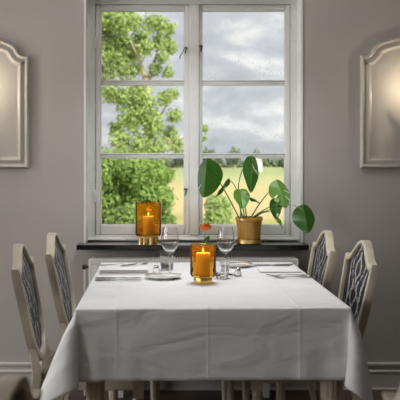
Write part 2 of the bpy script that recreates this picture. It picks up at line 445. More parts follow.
# ------------------------------------------------------------------ the window in view
win = tag(empty('window_1', ((OX0 + OX1) / 2, WY + .1, 0.83)), kind='structure')
wx, wy_, wz = win.location
def wbuild(mb, name, mat, parent=win, **k):
    o = mb.build(name, mat, None, **k)
    o.parent = parent
    off = Vector((wx, wy_, wz)) if parent is win else Vector((0, 0, 0))
    if parent is win:
        for v in o.data.vertices: v.co -= off
    else:
        for v in o.data.vertices: v.co -= Vector((wx, wy_, wz))
    return o
FY = WY + 0.095                       # room-side face of the fixed frame
SL, SR, SL2, SR2 = -0.470, 0.078, 0.1336, 0.665
ST, SB = 2.203, 0.864
mb = MB()
mb.box(OX0, SL, FY, FY + .10, .83, OZ1).box(SR2, OX1, FY, FY + .10, .83, OZ1).box(SL, SR2, FY, FY + .10, ST, OZ1).box(SL, SR2, FY, FY + .10, .83, SB)
wbuild(mb, 'window_frame', M['white'], bevel=.004)
for nm, bx_ in (('left', (OX0, OX0 + .012, WY - .006, FY + .03, .83, OZ1)), ('right', (OX1 - .012, OX1, WY - .006, FY + .03, .83, OZ1)), ('top', (OX0, OX1, WY - .006, FY + .03, OZ1 - .012, OZ1))):
    wbuild(MB().box(*bx_), 'reveal_lining', M['white'], bevel=.002)
# thin bead round the outside of the frame
beadp = [(OX0, .832), (OX1, .832), (OX1, OZ1), (OX0, OZ1)]
wbuild(MB().sweep(beadp, [(0, 0), (0, .012), (.008, .016), (.016, .012), (.018, 0)], FY), 'frame_bead', M['white'])
wbuild(MB().box(SR, SL2, FY - .004, FY + .10, SB, ST), 'mullion', M['white'], bevel=.006)
for (a, b) in ((SL, SR), (SL2, SR2)):
    path = [(a + .002, SB + .002), (b - .002, SB + .002), (b - .002, ST - .002), (a + .002, ST - .002)]
    sw = .0395 if a < 0 else .030
    # the two sashes: stiles a little slimmer on the right-hand one
    gx0, gx1 = (-.440, .0500) if a < 0 else (.150, .635)
    mb = MB()
    y0, y1 = FY + .008, FY + .052
    mb.box(a + .002, gx0, y0, y1, SB + .002, ST - .002).box(gx1, b - .002, y0, y1, SB + .002, ST - .002)
    mb.box(gx0, gx1, y0, y1, 2.169, ST - .002).box(gx0, gx1, y0, y1, SB + .002, .920)
    sash = wbuild(mb, 'sash', M['white'], bevel=.005)
    for z0, z1 in ((1.740, 1.760), (1.315, 1.334)):
        wbuild(MB().box(gx0, gx1, y0 + .006, y1 - .004, z0, z1), 'glazing_bar', M['white'], sash, bevel=.005)
    zz = [(.920, 1.315), (1.334, 1.740), (1.760, 2.169)]
    for z0, z1 in zz:
        pth = [(gx0, z0), (gx1, z0), (gx1, z1), (gx0, z1)]
        wbuild(MB().sweep(pth, [(-.001, -.002), (.004, -.002), (.006, -.018)], y0), 'putty_line', M['gasket'] if False else M['white'], sash)
        wbuild(MB().box(gx0 - .004, gx1 + .004, y0 + .024, y0 + .028, z0 - .004, z1 + .004), 'pane', M['pane'], sash, smooth=0)
        # rain drops clinging to the outside of the pane, thickest low down
        dm = MB(); yo = y0 + .0285
        nd = 300 if a < 0 else 220
        for _ in range(nd):
            x = random.uniform(gx0 + .008, gx1 - .008)
            z = z0 + .006 + (z1 - z0 - .012) * min(1, abs(random.gauss(0, .16)) if random.random() < .62 else random.random())
            r = random.uniform(.0012, .0030)
            ring = [(x + r * math.cos(q * PI / 3), yo, z + 1.25 * r * math.sin(q * PI / 3)) for q in range(6)]
            ring2 = [(x + .6 * r * math.cos(q * PI / 3), yo + .6 * r, z + .75 * r * math.sin(q * PI / 3) - .1 * r) for q in range(6)]
            dm.add(ring + ring2 + [(x, yo + .8 * r, z - .15 * r)], [(q, (q + 1) % 6, 6 + (q + 1) % 6, 6 + q) for q in range(6)] + [(6 + q, 6 + (q + 1) % 6, 12) for q in range(6)])
        tag(wbuild(dm, 'raindrops', M['glass'], sash, smooth=80), kind='stuff')
    # hinges / catches
    if a < 0:
        for z in (1.09, 1.98):
            wbuild(MB().box(a - .010, a + .012, FY - .006, FY + .009, z - .035, z + .035), 'hinge', M['white'], bevel=.003)
    xs = SR - .022 if a < 0 else SL2 + .012
    for z in (1.95, 1.13) if a < 0 else (1.96,):
        h = MB()
        h.tube([(xs, FY - .0, z), (xs, FY - .022, z), (xs + .003, FY - .026, z - .012), (xs - .004, FY - .024, z - .036)], [.005, .005, .0045, .003], 8)
        h.lathe([(.0, -.004), (.011, -.004), (.011, .004), (0, .004)], 12, (xs, FY - .0, z))
        wbuild(h, 'catch', M['iron'])
# window stay hook hanging on the left sash
wbuild(MB().tube([(SR - .016, FY - .012, 1.955), (SR - .03, FY - .016, 1.945), (SR - .04, FY - .016, 1.92), (SR - .052, FY - .014, 1.905), (SR - .058, FY - .012, 1.885)], .0028, 8), 'stay_hook', M['silver'])
wbuild(MB().box(-0.551, 0.735, WY - .114, WY, .802, .830).box(OX0 + .001, OX1 - .001, WY, FY + .02, .802, .830), 'window_sill', M['sill'], bevel=.003)

# side windows of the room (out of the picture, boosted by area lamps; nearer one added for fill)
for i, (a, b) in enumerate(SIDE_WINS):
    w2 = tag(empty('window_%d' % (i + 2), (ROOM_L - .12, (a + b) / 2, WIN_Z[0])), kind='structure')
    m_ = MB(); hw = (b - a) / 2; hh = WIN_Z[1] - WIN_Z[0]
    m_.box(-.04, .04, -hw, -hw + .05, 0, hh).box(-.04, .04, hw - .05, hw, 0, hh).box(-.04, .04, -hw, hw, 0, .05).box(-.04, .04, -hw, hw, hh - .05, hh).box(-.03, .03, -.02, .02, .05, hh - .05)
    m_.build('window_frame', M['white'], w2, smooth=0)
# ------------------------------------------------------------------ moulded wall panels
half = [(-50, 56), (-46, 56), (-43.5, 55.6), (-41, 54.3), (-39, 52), (-37.6, 49), (-36, 46.6), (-33.5, 44.6), (-30, 42.9), (-26, 41.3), (-20, 39.6), (-14, 38.1), (-7, 37), (0, 36.6)]
S = 176.2
hp = [(x / S, CAM_H - (y - 160) / S) for x, y in half]
ZB = CAM_H - 8 / S
outline = [(hp[0][0], ZB), (-hp[0][0], ZB)] + [(-x, z) for x, z in hp[:-1]] + [hp[-1]] + list(reversed(hp[:-1]))
MOULD = [(0, 0), (0, .020), (.007, .026), (.015, .024), (.020, .015), (.032, .015), (.038, .021), (.047, .021), (.052, .013), (.062, .007), (.067, .006)]
for i, xc in enumerate((-1.118, 1.328)):
    t_ = tag(empty('trim_%d' % (i + 1), (xc, WY, ZB)), kind='structure')
    pth = [(x, z - ZB) for x, z in outline]
    MB().sweep(pth, MOULD, 0).build('moulding', M['panel'], t_, smooth=50)
    # flat field inside the moulding
    inner = MB().sweep(pth, [(.064, 0)], 0).v
    n = len(inner)
    MB().add([(x, -.006, z) for x, y, z in inner] + [(x, 0, z) for x, y, z in inner],
             [tuple(range(n))] + [(k, n + k, n + (k + 1) % n, (k + 1) % n) for k in range(n)]).build('panel_field', M['panel'], t_, smooth=0)
    # wall lamp on the panel
    lampz = 1.655
    s_ = empty('wall_lamp', (xc, WY - .006, lampz))
    tag(s_, ('brass candle-style wall lamp with one lit bulb on the left wall panel', 'brass candle-style wall lamp with one lit bulb on the right wall panel')[i], 'wall lamp', 'wall lamps on the moulded panels')
    b = MB(); b.lathe([(0, 0), (.036, 0), (.036, .006), (.026, .012), (0, .014)], 24)
    bo = b.build('backplate', M['brass'], s_); bo.rotation_euler = (PI / 2, 0, 0); bo.location = (0, 0, -.075)
    MB().tube([(0, -.01, -.075), (0, -.05, -.09), (0, -.085, -.085), (0, -.095, -.06), (0, -.095, -.03)], .005, 8).tube([(0, -.05, -.09), (-.03, -.055, -.075), (-.06, -.055, -.05), (-.066, -.055, -.028), (-.06, -.055, -.016)], .004, 8).build('arm', M['brass'], s_)
    MB().lathe([(.006, -.032), (.018, -.024), (.024, -.014), (.022, -.014), (.012, -.022), (0, -.024)], 24, (0, -.095, 0)).build('drip_cup', M['brass'], s_, smooth=50)
    MB().lathe([(.0105, -.023), (.0105, .022), (.009, .026), (0, .026)], 20, (0, -.095, 0)).build('candle_sleeve', M['wax'], s_)
    MB().lathe([(0, .0265), (.008, .030), (.0125, .044), (.011, .060), (.005, .078), (0, .088)], 16, (0, -.095, 0)).build('bulb', M['bulb'], s_, smooth=60)
    pd = bpy.data.lights.new('wall_lamp_light', 'POINT'); pd.energy = 2.6; pd.color = (1.0, 0.86, 0.66); pd.shadow_soft_size = .012
    po = bpy.data.objects.new('wall_lamp_light', pd); COL.objects.link(po); po.parent = s_; po.location = (0, -.118, .05)

# ------------------------------------------------------------------ pendant lamp added above the picture to brighten the table
PXL, PYL, PZL = .12, 3.74, 2.27
pen = tag(empty('added_pendant', (PXL, PYL, PZL)), 'added unseen pendant lamp brightening the dining table', 'lamp')
MB().lathe([(.30, 0), (.27, .06), (.16, .14), (.04, .18), (.04, .185), (.165, .145), (.275, .065), (.305, 0)], 48, closed=True).build('lamp_shade', M['iron'], pen, smooth=50)
MB().tube([(0, 0, .18), (0, 0, ROOM_H - PZL)], .004, 8).build('cord', M['iron'], pen)
MB().lathe([(0, .06), (.03, .07), (.04, .10), (.025, .14), (0, .18)], 20).build('bulb', M['bulb'], pen)
ld = bpy.data.lights.new('added_table_light', 'AREA'); ld.shape = 'DISK'; ld.size = .5; ld.energy = 9.0; ld.color = (0.95, 0.98, 1.0); ld.spread = math.radians(120)  # added downlight lifting the tabletop in place of stronger window light
lo = bpy.data.objects.new('added_table_light', ld); COL.objects.link(lo); lo.parent = pen; lo.location = (0, 0, .045)
ld = bpy.data.lights.new('added_ceiling_wash', 'AREA'); ld.shape = 'DISK'; ld.size = .3; ld.energy = 20; ld.color = (1.0, 0.98, 0.95)  # added ceiling wash, gives the room soft bounce from above
lo = bpy.data.objects.new('added_ceiling_wash', ld); COL.objects.link(lo); lo.parent = pen; lo.location = (0, 0, .20); lo.rotation_euler = (PI, 0, 0)

# ------------------------------------------------------------------ radiator under the sill
rad = tag(empty('radiator', (.0965, WY - .12, .12)), 'cream white panel radiator with ribbed top grille under the black sill', 'radiator')
m_ = MB(); m_.box(-.565, .565, -.05, -.035, 0, .625).box(-.565, .565, .04, .055, 0, .625)
pnl = m_.build('panel', M['radiator'], rad, bevel=.005)
m_ = MB()
for k in range(28): m_.box(-.55 + k * .0395, -.53 + k * .0395, -.054, -.05, .03, .60)
tag(m_.build('pressed_rib', M['radiator'], pnl, bevel=.002), kind='stuff')
for x in (-.573, .56): MB().box(x, x + .013, -.052, .057, .02, .636).build('side_cover', M['radiator'], rad, bevel=.004)
m_ = MB(); m_.box(-.56, .56, -.052, -.046, .618, .638).box(-.56, .56, .05, .056, .618, .638)
for k in range(75): m_.box(-.556 + k * .015, -.5495 + k * .015, -.047, .051, .622, .640)
tag(m_.build('top_grille', M['radiator'], rad, smooth=0), kind='stuff')
MB().tube([(-.575, 0, .59), (-.595, 0, .59)], .007, 10).tube([(-.593, 0, .59), (-.612, 0, .59)], .014, 12).build('valve', M['iron'], rad)
MB().tube([(-.60, 0, .585), (-.60, 0, -.12)], .006, 10).build('pipe', M['radiator'], rad)
for x in (-.4, .4): MB().box(x - .015, x + .015, -.04, .05, -.12, .01).build('foot_bracket', M['radiator'], rad)

# ================================================================== table
TA, TB = .5075, .6475
TX, TY, TROT = .125, 3.517, math.radians(1.3)
tab = tag(empty('dining_table', (TX, TY, 0), TROT), 'cream painted dining table with fluted legs under the white cloth', 'table')
ca, cb_, cr = TA - .014, TB - .014, .07           # rounded corners
tp = [(sx_ * (ca - cr) + cr * math.cos(a0 + k * PI / 12), sy_ * (cb_ - cr) + cr * math.sin(a0 + k * PI / 12)) for sx_, sy_, a0 in ((1, 1, 0), (-1, 1, PI / 2), (-1, -1, PI), (1, -1, 1.5 * PI)) for k in range(7)]
nt_ = len(tp)
MB().add([(x, y, .722) for x, y in tp] + [(x, y, .748) for x, y in tp], [tuple(range(nt_ - 1, -1, -1)), tuple(range(nt_, 2 * nt_))] + [(k, (k + 1) % nt_, nt_ + (k + 1) % nt_, nt_ + k) for k in range(nt_)]).build('tabletop', M['cream'], tab, bevel=.006)
m_ = MB()
for sx_ in (-1, 1): m_.box(sx_ * (TA - .06) - .011, sx_ * (TA - .06) + .011, -TB + .07, TB - .07, .625, .722)
for sy_ in (-1, 1): m_.box(-TA + .07, TA - .07, sy_ * (TB - .06) - .011, sy_ * (TB - .06) + .011, .625, .722)
m_.build('apron', M['cream'], tab, bevel=.003)
flute = lambda a: 1 - .07 * (0.5 + 0.5 * math.cos(10 * a)) ** 3
leg_me = None
for sx_ in (-1, 1):
    for sy_ in (-1, 1):
        if leg_me is None:
            m_ = MB()
            m_.lathe([(.022, 0), (.026, .02), (.024, .05), (.037, .50), (.0415, .56)], 60, flute=flute)
            m_.lathe([(.040, .56), (.046, .567), (.046, .580), (.040, .587)], 40)
            m_.box(-.042, .042, -.042, .042, .587, .722)
            o = m_.build('leg', M['cream'], tab, smooth=30); leg_me = o.data
        else:
            o = bpy.data.objects.new('leg', leg_me); COL.objects.link(o); o.parent = tab
        o.location = (sx_ * (TA - .067), sy_ * (TB - .06), 0)

# ------------------------------------------------------------------ table cloth: a linen square let fall over the table
def drape(a, b, hang, ztop, h=.0245, steps=170, iters=14):
    A, B = a + hang, b + hang
    def lines(e_, E_):
        n_in, n_out = int(round(2 * e_ / h)), int(round((E_ - e_) / h))
        o_ = np.linspace(e_ + .006, E_, n_out)
        return np.concatenate([-o_[::-1], [-e_], np.linspace(-e_ + .006, e_ - .006, n_in), [e_], o_])
    lx, ly = lines(a, A), lines(b, B)
    nx, ny = len(lx), len(ly)
    gx, gy = np.meshgrid(lx, ly, indexing='ij')
    U = np.stack([gx, gy], -1).reshape(-1, 2)
    P = np.concatenate([U, np.full((len(U), 1), ztop)], 1)
    ex = np.maximum(np.abs(U[:, 0]) - a, 0); ey = np.maximum(np.abs(U[:, 1]) - b, 0)
    free = (ex + ey) > 1e-6
    # start with the overhang partly let down
    P[:, 2] -= 0.55 * np.hypot(ex, ey)
    P[:, 0] -= np.sign(U[:, 0]) * ex * .25; P[:, 1] -= np.sign(U[:, 1]) * ey * .25
    P[free] += rng.normal(0, .0015, (free.sum(), 3))
    wgt = free.astype(float)
    idx = np.arange(nx * ny).reshape(nx, ny)
    batches = []
    def pairs(i0, i1, groups, k):
        for g in groups:
            ia, ib = i0[g].ravel(), i1[g].ravel()
            keep = (wgt[ia] + wgt[ib]) > 0
            ia, ib = ia[keep], ib[keep]
            rest = np.linalg.norm(U[ia] - U[ib], axis=1)
            batches.append((ia, ib, rest, wgt[ia] / (wgt[ia] + wgt[ib]) * k, wgt[ib] / (wgt[ia] + wgt[ib]) * k))
    s = np.s_
    pairs(idx[:-1], idx[1:], [s[0::2], s[1::2]], 1.0)
    pairs(idx[:, :-1], idx[:, 1:], [s[:, 0::2], s[:, 1::2]], 1.0)
    pairs(idx[:-1, :-1], idx[1:, 1:], [s[0::2], s[1::2]], .55)
    pairs(idx[1:, :-1], idx[:-1, 1:], [s[0::2], s[1::2]], .55)
    def p4(i0, i1, ax):
        n = i0.shape[ax]; g = np.arange(n)
        for q in (0, 1):
            sel = g[(g % 4) // 2 == q]
            yield (sel if ax == 0 else (slice(None), sel))
    pairs(idx[:-2], idx[2:], list(p4(idx[:-2], idx[2:], 0)), .10)
    pairs(idx[:, :-2], idx[:, 2:], list(p4(idx[:, :-2], idx[:, 2:], 1)), .10)
    V = np.zeros_like(P); dt = 1 / 60.
    corner = np.clip(ex * ey / hang ** 2, 0, 1)[:, None]
    dirs = np.stack([np.sign(U[:, 0]) * 1.0, np.sign(U[:, 1]) * np.where(U[:, 0] < 0, .2, .55), np.zeros(len(U))], 1)
    ea, eb = a + .003, b + .003
    for st in range(steps):
        acc = np.zeros_like(P); acc[:, 2] = -9.8
        acc += corner * dirs * np.where(U[:, :1] < 0, 5.0, 1.2)
        V = (V + acc * dt) * (.965 if st < steps * .6 else .90)
        V[~free] = 0
        Q = P + V * dt
        for _ in range(iters):
            for ia, ib, rest, wa, wb in batches:
                d = Q[ib] - Q[ia]
                L = np.sqrt((d * d).sum(1)) + 1e-9
                c = ((L - rest) / L)[:, None] * d
                Q[ia] += c * wa[:, None]; Q[ib] -= c * wb[:, None]
            px = ea - np.abs(Q[:, 0]); py = eb - np.abs(Q[:, 1]); pz = ztop - Q[:, 2]
            ins = (px > 0) & (py > 0) & (pz > 0) & free
            mn = np.minimum(np.minimum(px, py), pz)
            kx = ins & (px == mn); ky = ins & (py == mn) & ~kx; kz = ins & ~kx & ~ky
            Q[:, 1] = np.minimum(Q[:, 1], b + .05)
            Q[kx, 0] = np.sign(Q[kx, 0]) * ea; Q[ky, 1] = np.sign(Q[ky, 1]) * eb; Q[kz, 2] = ztop
        V = (Q - P) / dt; P = Q
    return P, U, nx, ny
P, U, nx, ny = drape(TA, TB, .257, .7525)
faces = [(i * ny + j, (i + 1) * ny + j, (i + 1) * ny + j + 1, i * ny + j + 1) for i in range(nx - 1) for j in range(ny - 1)]
me = bpy.data.meshes.new('tablecloth'); me.from_pydata(P.tolist(), [], faces); me.update()
uvl = me.uv_layers.new(name='UVMap')
li = np.empty(len(me.loops), dtype=np.int32); me.loops.foreach_get('vertex_index', li)
uvl.data.foreach_set('uv', U[li].astype(np.float32).ravel())
me.polygons.foreach_set('use_smooth', [True] * len(me.polygons))
me.materials.append(M['cloth'])
clo = bpy.data.objects.new('tablecloth', me); COL.objects.link(clo)
clo.location = (TX, TY, 0); clo.rotation_euler = (0, 0, TROT)
md = clo.modifiers.new('subsurf', 'SUBSURF'); md.levels = 1; md.render_levels = 1
md = clo.modifiers.new('solid', 'SOLIDIFY'); md.thickness = .0012; md.offset = 1
tag(clo, 'white linen tablecloth with ironed fold lines draped over the dining table', 'tablecloth')

# ================================================================== chairs
def make_chair():
    """faces +x; origin on the floor under the middle of the back"""
    root = empty('dining_chair')
    LEAN = .2
    def bx(z): return -(max(z, .45) - .45) * LEAN
    top = [(0, .950), (.02, .948), (.04, .942), (.06, .931), (.08, .916), (.10, .899), (.12, .884), (.14, .873), (.16, .867), (.18, .866), (.198, .871)]
    side = [(.200, .858), (.197, .80), (.192, .73), (.184, .66), (.174, .60), (.160, .55), (.135, .512), (.10, .488), (.06, .475), (0, .470)]
    top = [(u * 1.07, z) for u, z in top]; side = [(u * 1.07, z) for u, z in side]
    half = top + side
    def inset(u, z):
        i_top = .030
        return None
    outer = half
    # inner outline (same count of points): frame about 4 cm wide
    inner = []
    for (u, z) in top:
        inner.append((u * .91, z - .017 if u < .13 else z - .017 - (u - .13) * .12))
    for (u, z) in side:
        t_ = (z - .470) / .40
        inner.append((u * (.91 - .10 * (1 - t_) ** 1.5 if u > 0 else 0), max(z, .470) + .034 * (1 - t_) - .045 * t_ * (z > .84)))
    def loop(h): return h + [(-u, z) for u, z in reversed(h[1:-1])]
    lo, li_ = loop(outer), loop(inner)
    n = len(lo); T = .017
    vs_ = []
    def row(k, dx):
        for (u, z), (u2, z2) in zip(lo, li_): vs_.append((bx(z * (1 - k) + z2 * k) + dx, u * (1 - k) + u2 * k, z * (1 - k) + z2 * k))
    for k, dx in ((0, T - .003), (.10, T), (.28, T + .002), (.5, T + .0025), (.72, T + .002), (.9, T), (.96, T - .002), (1, T - .006), (1, -T), (0, -T)): row(k, dx)
    fs = []
    for r in range(10):
        q = (r + 1) % 10
        for k in range(n):
            l = (k + 1) % n
            fs.append((r * n + k, q * n + k, q * n + l, r * n + l))
    MB().add(vs_, fs).build('back_frame', M['cream'], root, smooth=40)
    # upholstered panel, front and rear, slightly domed
    cz = .70
    rings = [1.02, .9, .7, .45, .2]
    def panel(sgn):
        v = []; f = []
        for q, s in enumerate(rings):
            for (u, z) in li_:
                zz = cz + (z - cz) * s
                v.append((bx(zz) + sgn * (.002 + .007 * (1 - s * s)), u * s, zz))
        v.append((bx(cz) + sgn * .009, 0, cz))
        for q in range(len(rings) - 1):
            for k in range(n):
                l = (k + 1) % n; g = (q * n + k, (q + 1) * n + k, (q + 1) * n + l, q * n + l)
                f.append(g if sgn > 0 else g[::-1])
        q = len(rings) - 1
        for k in range(n):
            g = (q * n + k, len(v) - 1, q * n + (k + 1) % n); f.append(g if sgn > 0 else g[::-1])
        return v, f
    mb_ = MB(); mb_.add(*panel(1)); mb_.add(*panel(-1))
    o = mb_.build('back_panel', M['brocade'], root, smooth=60)
    uvs = o.data.uv_layers.new(name='UVMap')
    for lp in o.data.loops:
        c = o.data.vertices[lp.vertex_index].co; uvs.data[lp.index].uv = (c.y, c.z)
    o['label'] = 'black upholstered back panel with white scroll pattern'
    # rear legs running up into the shield
    for s in (-1, 1):
        m = MB()
        pts = [(-.075, s * .165, 0), (-.03, s * .168, .22), (0, s * .170, .44), (bx(.53), s * .156, .53), (bx(.60), s * .161, .60)]
        v = []; f = []
        hw = [.013, .017, .019, .014, .010]; hd = [.014, .017, .018, .0125, .010]
        for p, w_, d_ in zip(pts, hw, hd):
            for a_, b_ in ((-1, -1), (1, -1), (1, 1), (-1, 1)): v.append((p[0] + a_ * d_, p[1] + b_ * w_, p[2]))
        for r in range(4):
            for k in range(4): f.append((r * 4 + k, r * 4 + (k + 1) % 4, (r + 1) * 4 + (k + 1) % 4, (r + 1) * 4 + k))
        f += [(3, 2, 1, 0), (16, 17, 18, 19)]
        m.add(v, f).build('leg', M['cream'], root, bevel=.003)
    for s in (-1, 1):
        m = MB(); c = (.40, s * .178, 0)
        fl_ = lambda a: 1 - .08 * (0.5 + 0.5 * math.cos(8 * a)) ** 3
        m.lathe([(.013, 0), (.016, .015), (.013, .03), (.021, .33), (.024, .345), (.019, .355)], 32, c, flute=fl_)
        m.box(c[0] - .023, c[0] + .023, c[1] - .023, c[1] + .023, .355, .432)
        m.build('leg', M['cream'], root, smooth=30)
    m = MB()
    quad = [(.012, -.172), (.42, -.200), (.42, .200), (.012, .172)]
    q2 = [(.034, -.150), (.398, -.178), (.398, .178), (.034, .150)]
    v = [(x, y, z) for z in (.385, .435) for x, y in quad] + [(x, y, z) for z in (.385, .435) for x, y in q2]
    f = []
    for k in range(4):
        l = (k + 1) % 4
        f += [(k, l, 4 + l, 4 + k), (8 + l, 8 + k, 12 + k, 12 + l), (4 + k, 4 + l, 12 + l, 12 + k), (l, k, 8 + k, 8 + l)]
    m.add(v, f).build('seat_rail', M['cream'], root, bevel=.004)
    # cushion
    v = []; f = []; prof = [(1.0, .430), (1.0, .446), (.96, .458), (.85, .466), (.5, .471)]
    for s, z in prof:
        for k in range(4):
            a_, b_ = Vector(quad[k]), Vector(quad[(k + 1) % 4])
            for q in range(6):
                p = a_.lerp(b_, q / 6); c = Vector((.21, 0)); p = c + (p - c) * s
                v.append((p.x, p.y, z))
    for r in range(4):
        for k in range(24):
            l = (k + 1) % 24; f.append((r * 24 + k, r * 24 + l, (r + 1) * 24 + l, (r + 1) * 24 + k))
    f.append(tuple(4 * 24 + k for k in range(24)))
    m = MB().add(v, f); m.build('seat', M['seat'], root, smooth=60)
    MB().box(.015, .40, -.01, .01, .17, .195).box(.385, .415, -.165, .165, .168, .19).build('stretcher', M['cream'], root, bevel=.003) if False else None
    return root
chair0 = make_chair()
CH = [  # x, y, yaw, label
    (-.560, 3.27, 3, 'cream chair with pointed black back, nearer of two left of the table'),
    (-.499, 3.76, 0, 'cream chair with pointed black back, left of the table nearest the radiator valve'),
    (.727, 3.40, 182, 'cream chair with pointed patterned back, nearer of two right of the table'),
    (.655, 3.88, 181, 'cream chair with pointed patterned back, right of the table below the hanging plant leaf'),
    (-.365, 1.255, 176, 'blurred cream chair back in the bottom left corner of the picture'),
    (.490, 1.235, 2, 'blurred cream chair back in the bottom right corner of the picture'),
]
for i, (x, y, a, lab) in enumerate(CH):
    c = chair0 if i == 0 else copy_tree(chair0)
    c.location = (x, y, 0); c.rotation_euler = (0, 0, math.radians(a))
    tag(c, lab, 'chair', 'dining chairs around the table' if i < 4 else 'chairs of the next table in the foreground')

# ================================================================== things on table and sill
ZT = .7545
def wine_glass(loc, lab, s=1.0):
    root = tag(empty('wine_glass', loc), lab, 'wine glass', 'wine glasses on the table')
    # outer profile up, inner profile down (closed wall)
    bowl_o = [(.0045, .098), (.012, .101), (.026, .112), (.037, .130), (.0425, .152), (.0415, .175), (.0375, .205), (.0350, .224)]
    bowl_i = [(.0343, .224), (.0368, .205), (.0407, .175), (.0417, .152), (.0362, .131), (.0253, .114), (.012, .1045), (.0008, .103)]
    MB().lathe([(r * s, z * s) for r, z in bowl_o + bowl_i], 40).build('bowl', M['glass'], root, smooth=60)
    MB().lathe([(r * s, z * s) for r, z in [(.0045, .010), (.0036, .02), (.0034, .06), (.0038, .09), (.0046, .0985)]], 16).build('stem', M['glass'], root, smooth=60)
    MB().lathe([(r * s, z * s) for r, z in [(.0, 0), (.035, 0), (.0355, .0012), (.030, .0025), (.012, .0055), (.0045, .0102)]], 36).build('foot', M['glass'], root, smooth=60)
    return root
wine_glass((-.029, 3.735, ZT), 'tall clear wine glass standing just behind the white bread plate at the front')
wine_glass((.237, 3.72, ZT), 'tall clear wine glass standing to the right of the amber candle holder on the table', 1.02)
def tumbler(loc, lab):
    o = MB().lathe([(0, 0), (.027, 0), (.0295, .004), (.034, .05), (.0355, .095), (.0345, .0955), (.0328, .05), (.028, .010), (0, .009)], 36).build('water_tumbler', M['glass'], None, smooth=50)
    o.location = loc
    return tag(o, lab, 'glass', 'water tumblers on the table')
tumbler((-.045, 3.865, ZT), 'low clear water tumbler behind the left wine glass')
tumbler((.212, 3.60, ZT), 'low clear water tumbler in front of the right wine glass')

def holder(loc, R, H, hb, rb, ridge, lab, hole_legs=False):
    root = tag(empty('candle_holder', loc), lab, 'candle holder', 'amber glass candle holders')
    t_ = .0035
    prof = [(0, hb), (R * .90, hb), (R, hb + .010), (R, hb + .03), (R * .985, hb + .036), (R, hb + .042), (R, hb + H), (R - t_, hb + H), (R - t_, hb + .012), (R * .88, hb + .006), (0, hb + .006)]
    MB().lathe(prof, 48).build('glass_cup', M['amber'], root, smooth=40)
    if hole_legs:
        b = MB().lathe([(0, hb - .008), (rb, hb - .008), (rb, hb - .0008), (0, hb - .0008)], 40)
        b.build('base_plate', M['brass'], root)
        for k in range(8):
            a = 2 * PI * (k + .5) / 8
            MB().lathe([(.012, 0), (.012, hb - .008)], 14, (rb * .82 * math.cos(a), rb * .82 * math.sin(a), 0)).build('foot', M['brass'], root)
    else:
        MB().lathe([(0, 0), (rb, 0), (rb * 1.02, .003), (rb, hb - .003), (rb * .96, hb - .0008), (0, hb - .0008)], 40).build('base', M['brass'], root, smooth=40)
    return root
def candle(loc, r, h, lab, power):
    root = tag(empty('candle', loc), lab, 'candle', 'candles in amber holders')
    MB().lathe([(0, 0), (r, 0), (r, h - .004), (r * .95, h), (r * .75, h - .001), (r * .4, h - .005), (0, h - .006)], 32).build('wax', M['wax'], root, smooth=50)
    MB().tube([(0, 0, h - .006), (.0005, 0, h + .002), (.002, 0, h + .008)], .0012, 6).build('wick', M['wick'], root)
    MB().lathe([(0, h + .003), (.003, h + .005), (.0042, h + .010), (.0033, h + .016), (.0015, h + .021), (0, h + .025)], 14).build('flame', M['flame'], root)
    pd = bpy.data.lights.new('candle_light', 'POINT'); pd.energy = power; pd.color = (1, .62, .25); pd.shadow_soft_size = .012
    po = bpy.data.objects.new('candle_light', pd); COL.objects.link(po); po.parent = root; po.location = (0, 0, h + .03)
    return root
HX, HY = .120, 3.465
holder((HX, HY, ZT), .0577, .142, .029, .041, 0, 'amber glass candle holder on brass foot in the middle of the tablecloth')
candle((HX, HY, ZT + .0355), .0315, .098, 'lit cream pillar candle inside the amber holder on the table', .22)
SX_, SY_ = -.156, 4.402
holder((SX_, SY_, .8305), .0735, .190, .042, .056, 0, 'tall amber glass candle holder on brass feet on the black window sill', True)
candle((SX_, SY_, .8305 + .0485), .031, .104, 'lit cream pillar candle inside the amber holder on the window sill', .24)

# rose in a bud vase behind the candle holder
VX, VY = .135, 3.655
o = MB().lathe([(0, 0), (.020, 0), (.023, .004), (.026, .03), (.022, .055), (.011, .080), (.009, .10), (.012, .112), (.0108, .112), (.0078, .10), (.0095, .080), (.0205, .055), (.0243, .03), (.0215, .008), (0, .006)], 32).build('bud_vase', M['glass'], None, smooth=60)
o.location = (VX, VY, ZT); tag(o, 'small clear bud vase behind the amber candle holder on the table', 'vase')
rose = tag(empty('orange_rose', (VX, VY, ZT + .008)), 'single orange rose standing in the bud vase behind the candle', 'flower')
MB().tube([(0, 0, 0), (-.001, 0, .06), (-.003, 0, .12), (.000, 0, .17), (.002, 0, .205)], .0022, 8).build('stem', M['stem'], rose)
def petal(k, r, h, a, open_, w):
    v = []; f = []; nu, nv = 7, 7
    for i in range(nv):
        t_ = i / (nv - 1)
        for j in range(nu):
            s = (j / (nu - 1) - .5) * 2
            ang = a + s * w * (0.35 + .65 * math.sin(PI * min(1, .15 + t_ * .75)))
            rr = r * (.12 + .88 * math.sin(PI * min(1, .08 + .62 * t_)) ** .8) + open_ * t_ ** 3
            v.append((rr * math.cos(ang), rr * math.sin(ang), h * t_ * (1 - .12 * s * s) - .4 * open_ * max(0, t_ - .8)))
    for i in range(nv - 1):
        for j in range(nu - 1): f.append((i * nu + j, i * nu + j + 1, (i + 1) * nu + j + 1, (i + 1) * nu + j))
    o = MB().add(v, f).build('petal', M['rose'], rose, smooth=80); o.location = (.002, 0, .205); return o
for k in range(3): petal(k, .010, .036, k * 2.1, .000, 1.2)
for k in range(5): petal(k, .020, .034, k * 1.257 + .4, .003, .85)
for k in range(6): petal(k, .027, .028, k * 1.047 + .1, .008, .75)
